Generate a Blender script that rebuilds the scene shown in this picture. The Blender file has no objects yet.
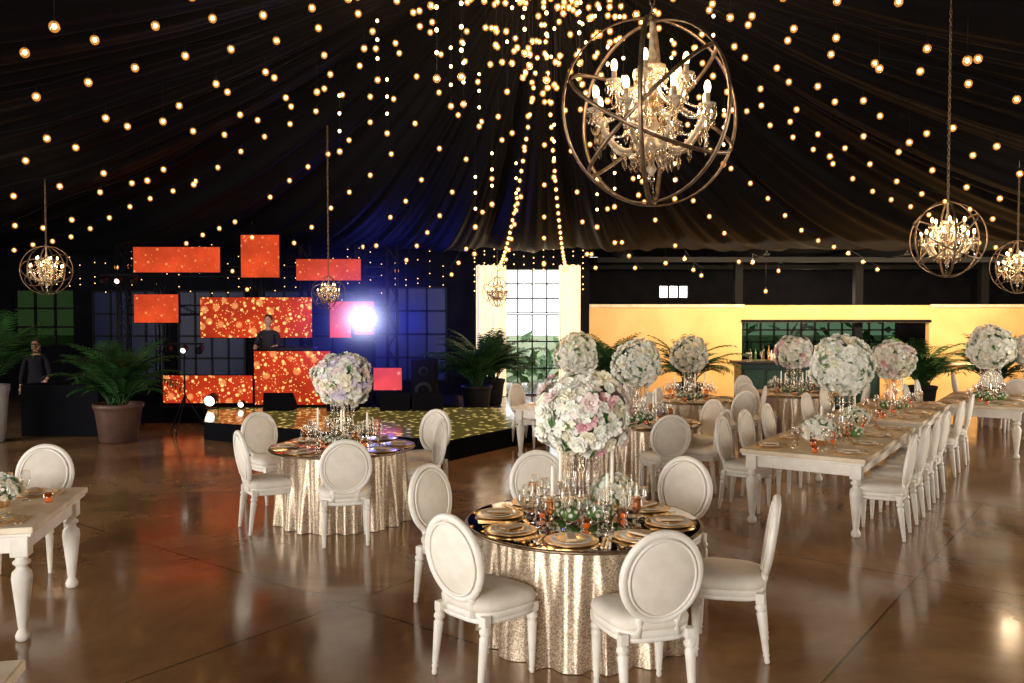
import bpy, bmesh, math, random
from mathutils import Vector, Matrix
random.seed(7)
R=random.random
def U(a,b): return a+(b-a)*random.random()
pi=math.pi
scene=bpy.context.scene

# ------------------------------------------------------------ materials
MATS={}
def pm(name,col,rough=.5,metal=0,emit=None,es=0,noise=None,bump=None,spec=None,**kw):
    m=bpy.data.materials.new(name); m.use_nodes=True
    nt=m.node_tree; b=nt.nodes['Principled BSDF']
    b.inputs['Base Color'].default_value=(*col,1)
    b.inputs['Roughness'].default_value=rough
    b.inputs['Metallic'].default_value=metal
    if spec is not None: b.inputs['Specular IOR Level'].default_value=spec
    if emit:
        b.inputs['Emission Color'].default_value=(*emit,1); b.inputs['Emission Strength'].default_value=es
    tc=nt.nodes.new('ShaderNodeTexCoord')
    if noise:
        sc,c2=noise
        n=nt.nodes.new('ShaderNodeTexNoise'); n.inputs['Scale'].default_value=sc; n.inputs['Detail'].default_value=4
        nt.links.new(tc.outputs['Object'],n.inputs['Vector'])
        cr=nt.nodes.new('ShaderNodeValToRGB'); cr.color_ramp.elements[0].position=.35; cr.color_ramp.elements[1].position=.65
        cr.color_ramp.elements[0].color=(*col,1); cr.color_ramp.elements[1].color=(*c2,1)
        nt.links.new(n.outputs['Fac'],cr.inputs['Fac']); nt.links.new(cr.outputs['Color'],b.inputs['Base Color'])
    if bump:
        sc,st=bump
        n=nt.nodes.new('ShaderNodeTexNoise'); n.inputs['Scale'].default_value=sc
        nt.links.new(tc.outputs['Object'],n.inputs['Vector'])
        bp=nt.nodes.new('ShaderNodeBump'); bp.inputs['Strength'].default_value=st; bp.inputs['Distance'].default_value=.02
        nt.links.new(n.outputs['Fac'],bp.inputs['Height']); nt.links.new(bp.outputs['Normal'],b.inputs['Normal'])
    MATS[name]=m
    return m
def nosample(m):
    try: m.cycles.emission_sampling='NONE'
    except Exception: pass
pm('white_paint',(.88,.84,.77),.4,noise=(9,(.78,.73,.64)))
pm('linen',(.82,.77,.68),.8,noise=(14,(.76,.70,.60)),bump=(300,.2))
pm('table_wood',(.80,.70,.54),.42,noise=(6,(.66,.52,.35)))
pm('gold',(.90,.64,.32),.28,1)
pm('bronze',(.13,.085,.05),.38,.8,noise=(20,(.26,.18,.11)))
pm('antique_cream',(.50,.40,.27),.5,noise=(30,(.26,.19,.12)))
pm('black_metal',(.006,.006,.008),.5,.0,spec=.15)
pm('black_matte',(.004,.004,.006),.8,spec=.06)
pm('mirror_top',(.62,.56,.50),.05,1)
pm('porcelain',(.85,.83,.8),.2)
pm('napkin_tan',(.66,.50,.34),.8)
pm('wax',(.88,.83,.72),.4,emit=(1,.8,.5),es=.12)
pm('petal_white',(.92,.91,.85),.6,noise=(25,(.82,.83,.71)))
pm('petal_cream',(.88,.83,.66),.6)
pm('petal_green',(.60,.70,.36),.6)
pm('petal_pink',(.82,.50,.54),.6)
pm('petal_blush',(.90,.76,.73),.6)
pm('petal_lilac',(.78,.71,.83),.6)
pm('leaf',(.06,.15,.03),.5,noise=(8,(.12,.25,.06)))
pm('palm_leaf',(.010,.04,.010),.5,noise=(5,(.025,.085,.02)),spec=.3)
pm('terracotta',(.10,.05,.035),.5,noise=(6,(.07,.035,.025)))
pm('dark_pot',(.015,.015,.017),.5,spec=.2)
pm('soil',(.03,.02,.012),.9)
pm('bar_green',(.012,.04,.032),.35)
pm('plaster',(.84,.53,.24),.8,noise=(1.2,(.70,.42,.17)))
pm('dark_wall',(.004,.004,.006),.8,noise=(2,(.007,.007,.010)),spec=.06)
pm('blue_glass',(.02,.03,.09),.3,spec=.12)
pm('steel_dark',(.005,.005,.006),.6,spec=.1)
pm('curtain',(.9,.82,.66),.8,emit=(1,.80,.50),es=.6)  # emission paints the warm fairy-light glow into the cloth
pm('grass',(.10,.16,.05),.9,noise=(1,(.2,.2,.12)))
pm('skin',(.50,.30,.20),.5)
pm('hair',(.02,.012,.01),.5)
pm('cloth_dark',(.015,.015,.022),.8,spec=.1)
pm('cloth_shirt',(.03,.028,.035),.8,spec=.1)
pm('trouser',(.015,.015,.02),.8,spec=.1)
pm('eye',(.8,.8,.8),.2); pm('lips',(.45,.15,.13),.5)
pm('bottle',(.05,.12,.04),.1); pm('bottle_amber',(.35,.14,.03),.1)
pm('stone_grey',(.4,.4,.38),.7,noise=(4,(.32,.32,.3)))
nosample(pm('bulb',(1,.7,.3),.4,emit=(1,.60,.22),es=9))
nosample(pm('bulb_small',(1,.8,.4),.4,emit=(1,.58,.2),es=2.2))
nosample(pm('flame',(1,.8,.5),.4,emit=(1,.62,.28),es=9))
nosample(pm('lens_white',(1,1,1),.4,emit=(.75,.82,1),es=40))
nosample(pm('lens_dim',(1,1,1),.4,emit=(1,.93,.8),es=3))
nosample(pm('votive',(1,.6,.3),.3,emit=(1,.35,.08),es=.6))

def glassmat(name,tint,fac,emit=None,es=0,gl=1.0):
    m=bpy.data.materials.new(name); m.use_nodes=True; nt=m.node_tree
    for n in list(nt.nodes): nt.nodes.remove(n)
    o=nt.nodes.new('ShaderNodeOutputMaterial'); t=nt.nodes.new('ShaderNodeBsdfTransparent'); g=nt.nodes.new('ShaderNodeBsdfGlossy')
    t.inputs['Color'].default_value=(*tint,1); g.inputs['Roughness'].default_value=.08; g.inputs['Color'].default_value=(gl,gl,gl,1)
    lw=nt.nodes.new('ShaderNodeLayerWeight'); lw.inputs['Blend'].default_value=fac
    mx=nt.nodes.new('ShaderNodeMixShader')
    nt.links.new(lw.outputs['Facing'],mx.inputs[0]); nt.links.new(t.outputs[0],mx.inputs[1]); nt.links.new(g.outputs[0],mx.inputs[2])
    last=mx
    if emit:
        e=nt.nodes.new('ShaderNodeEmission'); e.inputs[0].default_value=(*emit,1); e.inputs[1].default_value=es
        ad=nt.nodes.new('ShaderNodeAddShader'); nt.links.new(mx.outputs[0],ad.inputs[0]); nt.links.new(e.outputs[0],ad.inputs[1]); last=ad
    nt.links.new(last.outputs[0],o.inputs[0]); MATS[name]=m; return m
glassmat('glass',(.95,.95,.93),.42)
glassmat('glass_dark',(.07,.10,.055),.1,gl=.3)
glassmat('glass_bar',(.16,.22,.16),.1,gl=.3)
glassmat('glass_amber',(.85,.55,.32),.4)
glassmat('crystal',(.95,.88,.76),.72)
nosample(glassmat('bulb_halo',(1,.85,.6),.1,(1,.40,.09),.36))  # glass shell whose emission paints the orange halo around a bulb

def sequin():
    m=bpy.data.materials.new('sequin'); m.use_nodes=True; nt=m.node_tree; b=nt.nodes['Principled BSDF']
    tc=nt.nodes.new('ShaderNodeTexCoord'); v=nt.nodes.new('ShaderNodeTexVoronoi'); v.inputs['Scale'].default_value=150
    nt.links.new(tc.outputs['Object'],v.inputs['Vector'])
    cr=nt.nodes.new('ShaderNodeValToRGB'); e=cr.color_ramp.elements
    e[0].color=(.42,.31,.21,1); e[1].color=(.98,.84,.66,1); e[0].position=.1; e[1].position=.95
    sp=nt.nodes.new('ShaderNodeSeparateColor'); nt.links.new(v.outputs['Color'],sp.inputs[0]); nt.links.new(sp.outputs[0],cr.inputs['Fac'])
    nt.links.new(cr.outputs['Color'],b.inputs['Base Color'])
    b.inputs['Metallic'].default_value=.75; b.inputs['Roughness'].default_value=.33
    bp=nt.nodes.new('ShaderNodeBump'); bp.inputs['Strength'].default_value=.8; bp.inputs['Distance'].default_value=.007
    nt.links.new(sp.outputs[1],bp.inputs['Height']); nt.links.new(bp.outputs['Normal'],b.inputs['Normal'])
    MATS['sequin']=m
sequin()
def floormat():
    m=bpy.data.materials.new('polished_floor'); m.use_nodes=True; nt=m.node_tree; b=nt.nodes['Principled BSDF']
    tc=nt.nodes.new('ShaderNodeTexCoord'); mp=nt.nodes.new('ShaderNodeMapping')
    mp.inputs['Rotation'].default_value=(0,0,-math.radians(53)); mp.inputs['Location'].default_value=(-4.19+8.0,-4.66+6.0,0)
    nt.links.new(tc.outputs['Object'],mp.inputs['Vector'])
    br=nt.nodes.new('ShaderNodeTexBrick'); br.offset=0; br.inputs['Scale'].default_value=1
    br.inputs['Brick Width'].default_value=3.2; br.inputs['Row Height'].default_value=3.2; br.inputs['Mortar Size'].default_value=.009
    br.inputs['Color1'].default_value=(1,1,1,1); br.inputs['Color2'].default_value=(.78,.78,.78,1); br.inputs['Mortar'].default_value=(.34,.31,.29,1)
    nt.links.new(mp.outputs[0],br.inputs['Vector'])
    n=nt.nodes.new('ShaderNodeTexNoise'); n.inputs['Scale'].default_value=.5; n.inputs['Detail'].default_value=10; n.inputs['Roughness'].default_value=.66; n.inputs['Distortion'].default_value=.6
    nt.links.new(tc.outputs['Object'],n.inputs['Vector'])
    cr=nt.nodes.new('ShaderNodeValToRGB'); e=cr.color_ramp.elements
    e[0].position=.36; e[0].color=(.185,.090,.040,1); e[1].position=.64; e[1].color=(.40,.235,.118,1)
    nt.links.new(n.outputs['Fac'],cr.inputs['Fac'])
    mx=nt.nodes.new('ShaderNodeMix'); mx.data_type='RGBA'; mx.blend_type='MULTIPLY'; mx.inputs[0].default_value=1
    nt.links.new(cr.outputs['Color'],mx.inputs[6]); nt.links.new(br.outputs['Color'],mx.inputs[7])
    nt.links.new(mx.outputs[2],b.inputs['Base Color'])
    n2=nt.nodes.new('ShaderNodeTexNoise'); n2.inputs['Scale'].default_value=1.7; n2.inputs['Detail'].default_value=6
    nt.links.new(tc.outputs['Object'],n2.inputs['Vector'])
    mr=nt.nodes.new('ShaderNodeMapRange'); mr.inputs['From Min'].default_value=.3; mr.inputs['From Max'].default_value=.7
    mr.inputs['To Min'].default_value=.09; mr.inputs['To Max'].default_value=.21
    nt.links.new(n2.outputs['Fac'],mr.inputs['Value']); nt.links.new(mr.outputs[0],b.inputs['Roughness'])
    b.inputs['Specular IOR Level'].default_value=.9
    MATS['polished_floor']=m
floormat()
pm('black_drape',(.0026,.0026,.0036),.6,spec=.07)
def ledmat(name,base,spk,thr,scale,strength,layers=3):
    m=bpy.data.materials.new(name); m.use_nodes=True; nt=m.node_tree; b=nt.nodes['Principled BSDF']
    b.inputs['Base Color'].default_value=(.005,.003,.003,1); b.inputs['Roughness'].default_value=.6; b.inputs['Specular IOR Level'].default_value=.05
    tc=nt.nodes.new('ShaderNodeTexCoord')
    n=nt.nodes.new('ShaderNodeTexNoise'); n.inputs['Scale'].default_value=1.6; n.inputs['Detail'].default_value=6; nt.links.new(tc.outputs['Object'],n.inputs['Vector'])
    r2=nt.nodes.new('ShaderNodeValToRGB'); e=r2.color_ramp.elements; e[0].position=.35; e[0].color=(*[c*.55 for c in base],1); e[1].position=.65; e[1].color=(*base,1)
    nt.links.new(n.outputs['Fac'],r2.inputs['Fac'])
    prev=r2.outputs['Color']
    for q,(sc,th,k) in enumerate(((scale,thr,1),(scale*2.1,thr*.9,.8),(scale*.45,thr*1.1,.3))[:layers]):
        v=nt.nodes.new('ShaderNodeTexVoronoi'); v.inputs['Scale'].default_value=sc; nt.links.new(tc.outputs['Object'],v.inputs['Vector'])
        r=nt.nodes.new('ShaderNodeValToRGB'); e=r.color_ramp.elements; e[0].position=th; e[0].color=(k,k,k,1); e[1].position=th+.1; e[1].color=(0,0,0,1)
        nt.links.new(v.outputs['Distance'],r.inputs['Fac'])
        mx=nt.nodes.new('ShaderNodeMix'); mx.data_type='RGBA'
        nt.links.new(r.outputs['Color'],mx.inputs[0]); nt.links.new(prev,mx.inputs[6]); mx.inputs[7].default_value=(*spk,1); prev=mx.outputs[2]
    nt.links.new(prev,b.inputs['Emission Color']); b.inputs['Emission Strength'].default_value=strength
    MATS[name]=m
ledmat('led_red',(.92,.085,.020),(1,.30,.08),.10,6,.95,2)
ledmat('led_bokeh',(.62,.042,.010),(1.6,.78,.24),.19,8,1.1)
ledmat('led_pink',(1,.09,.10),(1,.3,.25),.08,4,1.0,1)
def dancemat():  # gold string-light reflections painted in as emissive dots
    m=bpy.data.materials.new('glint_floor'); m.use_nodes=True; nt=m.node_tree; b=nt.nodes['Principled BSDF']
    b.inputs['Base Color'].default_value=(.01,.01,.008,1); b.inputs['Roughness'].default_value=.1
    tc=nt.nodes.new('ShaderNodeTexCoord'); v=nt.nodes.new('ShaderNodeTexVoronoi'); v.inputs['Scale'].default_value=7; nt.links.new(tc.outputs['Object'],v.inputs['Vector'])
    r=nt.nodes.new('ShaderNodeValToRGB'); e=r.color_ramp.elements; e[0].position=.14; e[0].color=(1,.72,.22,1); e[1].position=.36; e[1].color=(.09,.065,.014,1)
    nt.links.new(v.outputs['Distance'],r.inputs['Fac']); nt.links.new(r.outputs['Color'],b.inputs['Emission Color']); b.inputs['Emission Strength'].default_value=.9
    MATS['glint_floor']=m
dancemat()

# ------------------------------------------------------------ mesh builder
I=Matrix.Identity(4)
def T(x,y,z): return Matrix.Translation((x,y,z))
def RZ(a): return Matrix.Rotation(a,4,'Z')
def RX(a): return Matrix.Rotation(a,4,'X')
def RY(a): return Matrix.Rotation(a,4,'Y')
def face_rot(n):
    return Vector((0,0,1)).rotation_difference(Vector(n).normalized()).to_matrix().to_4x4()
class MB:
    def __init__(s): s.v=[]; s.f=[]; s.m=[]; s.sm=[]; s.names=[]
    def mi(s,n):
        if n not in s.names: s.names.append(n)
        return s.names.index(n)
    def add(s,vs,fs,mat,smooth=True,M=None):
        o=len(s.v); k=s.mi(mat)
        if M is not None: vs=[M@Vector(p) for p in vs]
        s.v.extend([tuple(p) for p in vs])
        for f in fs: s.f.append(tuple(i+o for i in f)); s.m.append(k); s.sm.append(smooth)
    def merge(s,o,M=I):
        off=len(s.v); s.v.extend([tuple(M@Vector(p)) for p in o.v]); mp=[s.mi(n) for n in o.names]
        for f,m,q in zip(o.f,o.m,o.sm): s.f.append(tuple(i+off for i in f)); s.m.append(mp[m]); s.sm.append(q)
    def lathe(s,prof,mat,n=20,M=None,rip=None,smooth=True,cap=False):
        vs=[];fs=[]
        for j,(r,z) in enumerate(prof):
            for i in range(n):
                a=2*pi*i/n; rr=r
                if rip: rr=rip(r,z,a)
                vs.append((rr*math.cos(a),rr*math.sin(a),z))
        for j in range(len(prof)-1):
            for i in range(n):
                k=(i+1)%n; fs.append((j*n+i,j*n+k,(j+1)*n+k,(j+1)*n+i))
        if cap:
            fs.append(tuple(range(n))[::-1]); fs.append(tuple((len(prof)-1)*n+i for i in range(n)))
        s.add(vs,fs,mat,smooth,M)
    def tube(s,pts,r,mat,n=8,M=None,closed=False,flat=1.0):
        pts=[Vector(p) for p in pts]; N=len(pts); vs=[];fs=[]
        if not isinstance(r,(list,tuple)): r=[r]*N
        prev=None
        for i,p in enumerate(pts):
            if closed: t=pts[(i+1)%N]-pts[i-1]
            else: t=pts[min(i+1,N-1)]-pts[max(i-1,0)]
            t.normalize()
            if prev is None:
                a=Vector((0,0,1)) if abs(t.z)<.9 else Vector((1,0,0)); u=t.cross(a).normalized()
            else: u=(prev-t*prev.dot(t)).normalized()
            prev=u; w=t.cross(u)
            for k in range(n):
                a=2*pi*k/n; vs.append(p+u*(r[i]*math.cos(a)*flat)+w*(r[i]*math.sin(a)))
        for j in range(N if closed else N-1):
            j2=(j+1)%N
            for i in range(n):
                k=(i+1)%n; fs.append((j*n+i,j*n+k,j2*n+k,j2*n+i))
        if not closed:
            fs.append(tuple(range(n))[::-1]); fs.append(tuple((N-1)*n+i for i in range(n)))
        s.add(vs,fs,mat,True,M)
    def box(s,c,sz,mat,M=None,bev=0):
        bm=bmesh.new(); bmesh.ops.create_cube(bm,size=1)
        for v in bm.verts: v.co=Vector((v.co.x*sz[0],v.co.y*sz[1],v.co.z*sz[2]))
        if bev: bmesh.ops.bevel(bm,geom=list(bm.edges),offset=bev,segments=2,profile=.5,affect='EDGES')
        bm.verts.index_update()
        vs=[v.co+Vector(c) for v in bm.verts]; fs=[tuple(v.index for v in f.verts) for f in bm.faces]; bm.free()
        s.add(vs,fs,mat,False,M)
    def ell(s,c,r,mat,n=12,m=8,M=None):
        vs=[];fs=[]
        for j in range(m+1):
            ph=pi*j/m
            for i in range(n):
                a=2*pi*i/n; vs.append((c[0]+r[0]*math.sin(ph)*math.cos(a),c[1]+r[1]*math.sin(ph)*math.sin(a),c[2]-r[2]*math.cos(ph)))
        for j in range(m):
            for i in range(n):
                k=(i+1)%n; fs.append((j*n+i,j*n+k,(j+1)*n+k,(j+1)*n+i))
        s.add(vs,fs,mat,True,M)
    def mesh(s,name):
        me=bpy.data.meshes.new(name); me.from_pydata(s.v,[],s.f)
        for n in s.names: me.materials.append(MATS[n])
        me.polygons.foreach_set('material_index',s.m); me.polygons.foreach_set('use_smooth',s.sm); me.update()
        return me
    def obj(s,name,loc=(0,0,0),rz=0): return put(s.mesh(name),name,loc,rz)
def put(me,name,loc=(0,0,0),rz=0,sc=1,parent=None):
    o=bpy.data.objects.new(name,me); o.location=loc; o.rotation_euler=(0,0,rz); o.scale=(sc,)*3 if not isinstance(sc,tuple) else sc
    scene.collection.objects.link(o)
    if parent: o.parent=parent
    return o

# ------------------------------------------------------------ room
def simplebox(name,x0,x1,y0,y1,z0,z1,mat,bev=0):
    b=MB(); b.box((0,0,0),(x1-x0,y1-y0,z1-z0),mat,bev=bev); return b.obj(name,((x0+x1)/2,(y0+y1)/2,(z0+z1)/2))
fl=MB(); fl.box((0,0,-.05),(28.4,32.4,.1),'polished_floor'); fl.obj('floor',(0,10,0))
g=MB(); g.add([(-60,26.2,-.12),(60,26.2,-.12),(60,90,-.12),(-60,90,-.12)],[(0,1,2,3)],'grass',False)
g.obj('lawn')
def wallholes(name,x0,x1,y,th,z0,z1,holes,mat):
    b=MB(); xs=x0
    for (a,c,lo,hi) in sorted(holes):
        if a>xs: b.box(((xs+a)/2,y,(z0+z1)/2),(a-xs,th,z1-z0),mat)
        if lo>z0: b.box(((a+c)/2,y,(z0+lo)/2),(c-a,th,lo-z0),mat)
        if hi<z1: b.box(((a+c)/2,y,(z1+hi)/2),(c-a,th,z1-hi),mat)
        xs=c
    if x1>xs: b.box(((xs+x1)/2,y,(z0+z1)/2),(x1-xs,th,z1-z0),mat)
    return b.obj(name)
BW=22.1
wallholes('wall_back',-14,1.8,BW,.2,0,3.85,[(-12.9,-11.35,1.3,2.75),(-.25,1.3,0,3.3)],'dark_wall')
wallholes('wall_bar_partition',2.0,14,BW,.2,0,2.35,[(5.95,10.8,.9,1.9)],'plaster')
wallholes('wall_rear',2.0,14,26.1,.2,0,3.85,[(4.5,5.4,2.6,3.0),(6.8,11.8,.9,2.0)],'dark_wall')
simplebox('wall_link',1.8,2.0,22.0,26.2,0,3.85,'dark_wall')
simplebox('wall_left',-14.2,-14,-6,22.2,0,3.85,'dark_wall')
simplebox('wall_right',14,14.2,-6,26.2,0,3.85,'dark_wall')
wallholes('wall_front',-14,14,-6.1,.2,0,3.85,[],'plaster')
tb=MB(); tb.box((4.0,BW-.13,2.33),(4.0,.06,.08),'table_wood'); tb.box((12.4,BW-.13,2.33),(3.2,.06,.08),'table_wood'); tb.box((8.38,BW-.13,1.94),(4.9,.06,.07),'steel_dark'); tb.obj('trim_partition_cap')
# ceiling drape
CX,CY=.5,13.0; X0,X1,Y0,Y1=-13.2,13.4,-5.8,19.6; ZE,ZP=3.62,4.5
def Rb(a):
    c,s=math.cos(a),math.sin(a); r=1e9
    if c>1e-6: r=min(r,(X1-CX)/c)
    if c<-1e-6: r=min(r,(X0-CX)/c)
    if s>1e-6: r=min(r,(Y1-CY)/s)
    if s<-1e-6: r=min(r,(Y0-CY)/s)
    return r
def zt(t): return ZE+ZP*(max(0,1-t))**1.75
def ceilz(x,y):
    a=math.atan2(y-CY,x-CX); return zt(math.hypot(x-CX,y-CY)/Rb(a))
def mkceil():
    b=MB(); NA=1000; NR=34; vs=[];fs=[]
    ph=[U(0,6.28) for _ in range(6)]
    for j in range(NR+1):
        t=(j/NR)**1.15
        for i in range(NA):
            a=2*pi*i/NA; r=Rb(a)*max(t,.012); x=CX+r*math.cos(a); y=CY+r*math.sin(a)
            w=math.sin(pi*min(1,t*1.0))**.6 if 0<t<1 else 0
            rip=.05*math.sin(61*a+ph[0]+.6*math.sin(9*a))+.035*math.sin(97*a+ph[1]+t*2)+.03*math.sin(149*a+ph[2])+.07*math.sin(23*a+ph[3]+1.2*math.sin(3*a))
            sag=-.28*abs(math.sin(9*a))*w
            z=zt(t)+rip*(min(1,t*4))*(.35+.65*w)*(.4+.05*r)+sag*min(1,t*3)
            vs.append((x,y,z))
    for j in range(NR):
        for i in range(NA):
            k=(i+1)%NA; fs.append((j*NA+i,j*NA+k,(j+1)*NA+k,(j+1)*NA+i))
    b.add(vs,fs,'black_drape',True); b.obj('ceiling_drape')
mkceil()
cb=MB()
for (a,c,d,e) in [(-14.2,14.2,18.9,26.2),(-14.2,-12.7,-6.2,18.9),(12.9,14.2,-6.2,18.9),(-12.7,12.9,-6.2,-5.3)]:
    cb.box(((a+c)/2,(d+e)/2,3.93),(c-a,e-d,.12),'black_matte')
cb.obj('ceiling')
bm_=MB()
for x in (2.6,5.8,9,12.2):
    bm_.box((x,22.7,3.72),(.14,6.6,.05),'steel_dark'); bm_.box((x,22.7,3.6),(.04,6.6,.24),'steel_dark'); bm_.box((x,22.7,3.48),(.14,6.6,.04),'steel_dark')
bm_.box((8,20.4,3.42),(11.9,.12,.12),'steel_dark'); bm_.box((8,23.6,3.42),(11.9,.12,.12),'steel_dark')
bm_.obj('trim_roof_beams')
for k,x in enumerate((5.95,9.1,12.4)): simplebox('steel_column',x-.1,x+.1,22.3,22.5,0,3.46,'steel_dark')
def window(name,x0,x1,z0,z1,y,nx,nz,glass='glass',fr='black_metal',t=.05):
    b=MB(); w=x1-x0;h=z1-z0
    for i in range(nx+1): b.box((x0+w*i/nx,y,(z0+z1)/2),(t,.06,h),fr)
    for j in range(nz+1): b.box(((x0+x1)/2,y,z0+h*j/nz),(w,.06,t),fr)
    b.box(((x0+x1)/2,y,(z0+z1)/2),(w,.01,h),glass); b.obj(name)
window('window_1',-12.9,-11.35,1.3,2.75,BW,3,3,'glass_dark')
window('window_2',-.23,1.28,2.15,3.28,BW,4,3,t=.035)
window('door_1',-.23,1.28,.02,2.1,BW,4,3,t=.035)
window('window_3',6.8,11.8,.9,2.0,26.1,12,3,'glass_bar')
window('window_4',4.5,5.4,2.6,3.0,26.1,3,1,'glass')
for k,(a,c,z0,z1) in enumerate([(-8.6,-6.9,.4,2.7),(-6.5,-4.0,.4,2.7),(-3.7,-1.7,.4,2.8),(-10.8,-9.0,.4,2.7)]):
    window('window_%d'%(5+k),a,c,z0,z1,21.95,4,4,'blue_glass','black_metal')
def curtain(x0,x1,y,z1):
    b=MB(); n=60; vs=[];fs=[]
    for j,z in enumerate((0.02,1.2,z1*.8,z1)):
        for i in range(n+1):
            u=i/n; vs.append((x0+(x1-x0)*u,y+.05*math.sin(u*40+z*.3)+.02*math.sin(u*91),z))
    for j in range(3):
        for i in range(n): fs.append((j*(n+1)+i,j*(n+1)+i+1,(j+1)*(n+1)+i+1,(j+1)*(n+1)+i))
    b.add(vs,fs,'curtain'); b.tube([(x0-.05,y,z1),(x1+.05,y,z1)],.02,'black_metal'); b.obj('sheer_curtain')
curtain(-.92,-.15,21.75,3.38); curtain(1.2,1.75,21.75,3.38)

# ------------------------------------------------------------ dining chair
def chair_mesh():
    b=MB()
    leg=[(.012,0),(.017,.012),(.014,.035),(.020,.05),(.016,.062),(.019,.075),(.024,.18),(.029,.29),(.031,.305),(.024,.315),(.024,.322),(.034,.335),(.034,.35),(.026,.36),(.028,.375)]
    for x in (-.195,.195):
        b.lathe(leg,'white_paint',12,T(x,.185,0),cap=True); b.box((x,.185,.40),(.058,.058,.06),'white_paint',bev=.006)
        M=T(x,-.195,.375)@RX(math.radians(-7))@T(0,0,-.375)
        b.lathe(leg,'white_paint',12,M,cap=True); b.box((x*.98,-.195,.40),(.052,.052,.06),'white_paint',bev=.006)
    def outline(w,d,n=40):
        o=[]
        for i in range(n):
            a=2*pi*i/n; c,s=math.cos(a),math.sin(a); e=2/3.6
            y=d*math.copysign(abs(s)**e,s); x=w*math.copysign(abs(c)**e,c)*(1+.1*y/d); o.append((x,y))
        return o
    def loft(levels,mat):
        vs=[];n=40
        for (w,d,z) in levels: vs+= [(x,y,z) for x,y in outline(w,d)]
        fs=[]
        for j in range(len(levels)-1):
            for i in range(n):
                k=(i+1)%n; fs.append((j*n+i,j*n+k,(j+1)*n+k,(j+1)*n+i))
        fs.append(tuple(range(n))[::-1]); fs.append(tuple((len(levels)-1)*n+i for i in range(n)))
        b.add(vs,fs,mat)
    loft([(.215,.21,.372),(.228,.222,.378),(.23,.224,.395),(.225,.219,.40),(.232,.227,.405),(.234,.228,.435),(.228,.222,.442)],'white_paint')
    loft([(.222,.216,.436),(.240,.232,.452),(.243,.235,.478),(.230,.222,.503),(.19,.18,.520),(.1,.1,.528)],'linen')
    M=T(0,-.215,.47)@RX(math.radians(9))
    cz=.268
    def oring(a,bb,y,r,n=10,flat=1.0,mat='white_paint'):
        b.tube([(a*math.cos(2*pi*i/40),y,cz+bb*math.sin(2*pi*i/40)) for i in range(40)],r,mat,n,M,closed=True,flat=flat)
    oring(.218,.243,0,.022); oring(.190,.214,.020,.008,6); oring(.190,.214,-.020,.008,6)
    b.ell((0,0,cz),(.200,.036,.225),'linen',28,14,M)
    for x in (-.10,.10):
        b.tube([(x*1.15,0,-.06),(x*1.05,0,.0),(x*1.1,0,.03),(x*1.15,0,.075)],[.024,.018,.022,.02],'white_paint',8,M)
    return b.mesh('dining_chair')
CH=chair_mesh()
def chair(x,y,tx,ty): put(CH,'dining_chair',(x,y,0),math.atan2(-(tx-x),(ty-y)))

# ------------------------------------------------------------ tables
def round_table(loc,r=.76,top='mirror_top'):
    b=MB(); ph=U(0,6)
    def rip(rr,z,a):
        k=(1-z/.72); return rr+k*.035*math.sin(17*a+ph+.8*math.sin(3*a))+k*.018*math.sin(29*a+ph)+.006*math.sin(41*a)
    prof=[(.645+.02*((1-z/.72)),z) for z in (0.005,.1,.2,.3,.4,.5,.6,.68,.72)]
    b.lathe(prof,'sequin',180,rip=rip)
    b.lathe([(.0005,.735),(.6,.735),(.655,.732),(.652,.715)],'sequin',80)
    b.lathe([(.0005,.736),(r-.02,.736),(r-.005,.738),(r,.745),(r-.005,.755),(r-.02,.758),(.0005,.758)],top,96)
    b.lathe([(r-.004,.738),(r+.004,.747),(r-.004,.758),(r-.016,.7585),(r-.018,.753)],'bronze',96)
    return b.obj('round_banquet_table',loc)
def long_table(loc,L,W,rz):  # L along local Y, W along X
    b=MB(); h=.76
    b.box((0,0,h-.022),(W,L,.045),'table_wood',bev=.008)
    b.box((0,0,h-.055),(W-.03,L-.03,.022),'white_paint',bev=.006)
    for sx in (-1,1): b.box((sx*(W/2-.09),0,h-.12),(.03,L-.16,.12),'white_paint',bev=.004)
    for sy in (-1,1): b.box((0,sy*(L/2-.09),h-.12),(W-.16,.03,.12),'white_paint',bev=.004)
    leg=[(.03,0),(.042,.01),(.046,.035),(.036,.06),(.026,.075),(.03,.10),(.04,.2),(.056,.34),(.063,.41),(.058,.45),(.036,.475),(.034,.49),(.052,.505),(.054,.52),(.036,.535),(.04,.56)]
    for sx in (-1,1):
        for sy in (-1,1):
            M=T(sx*(W/2-.1),sy*(L/2-.1),0)
            b.lathe(leg,'white_paint',20,M,cap=True)
            b.box((0,0,.63),(.11,.11,.15),'white_paint',M,bev=.008)
    return b.obj('long_dining_table',loc,rz)

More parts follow.
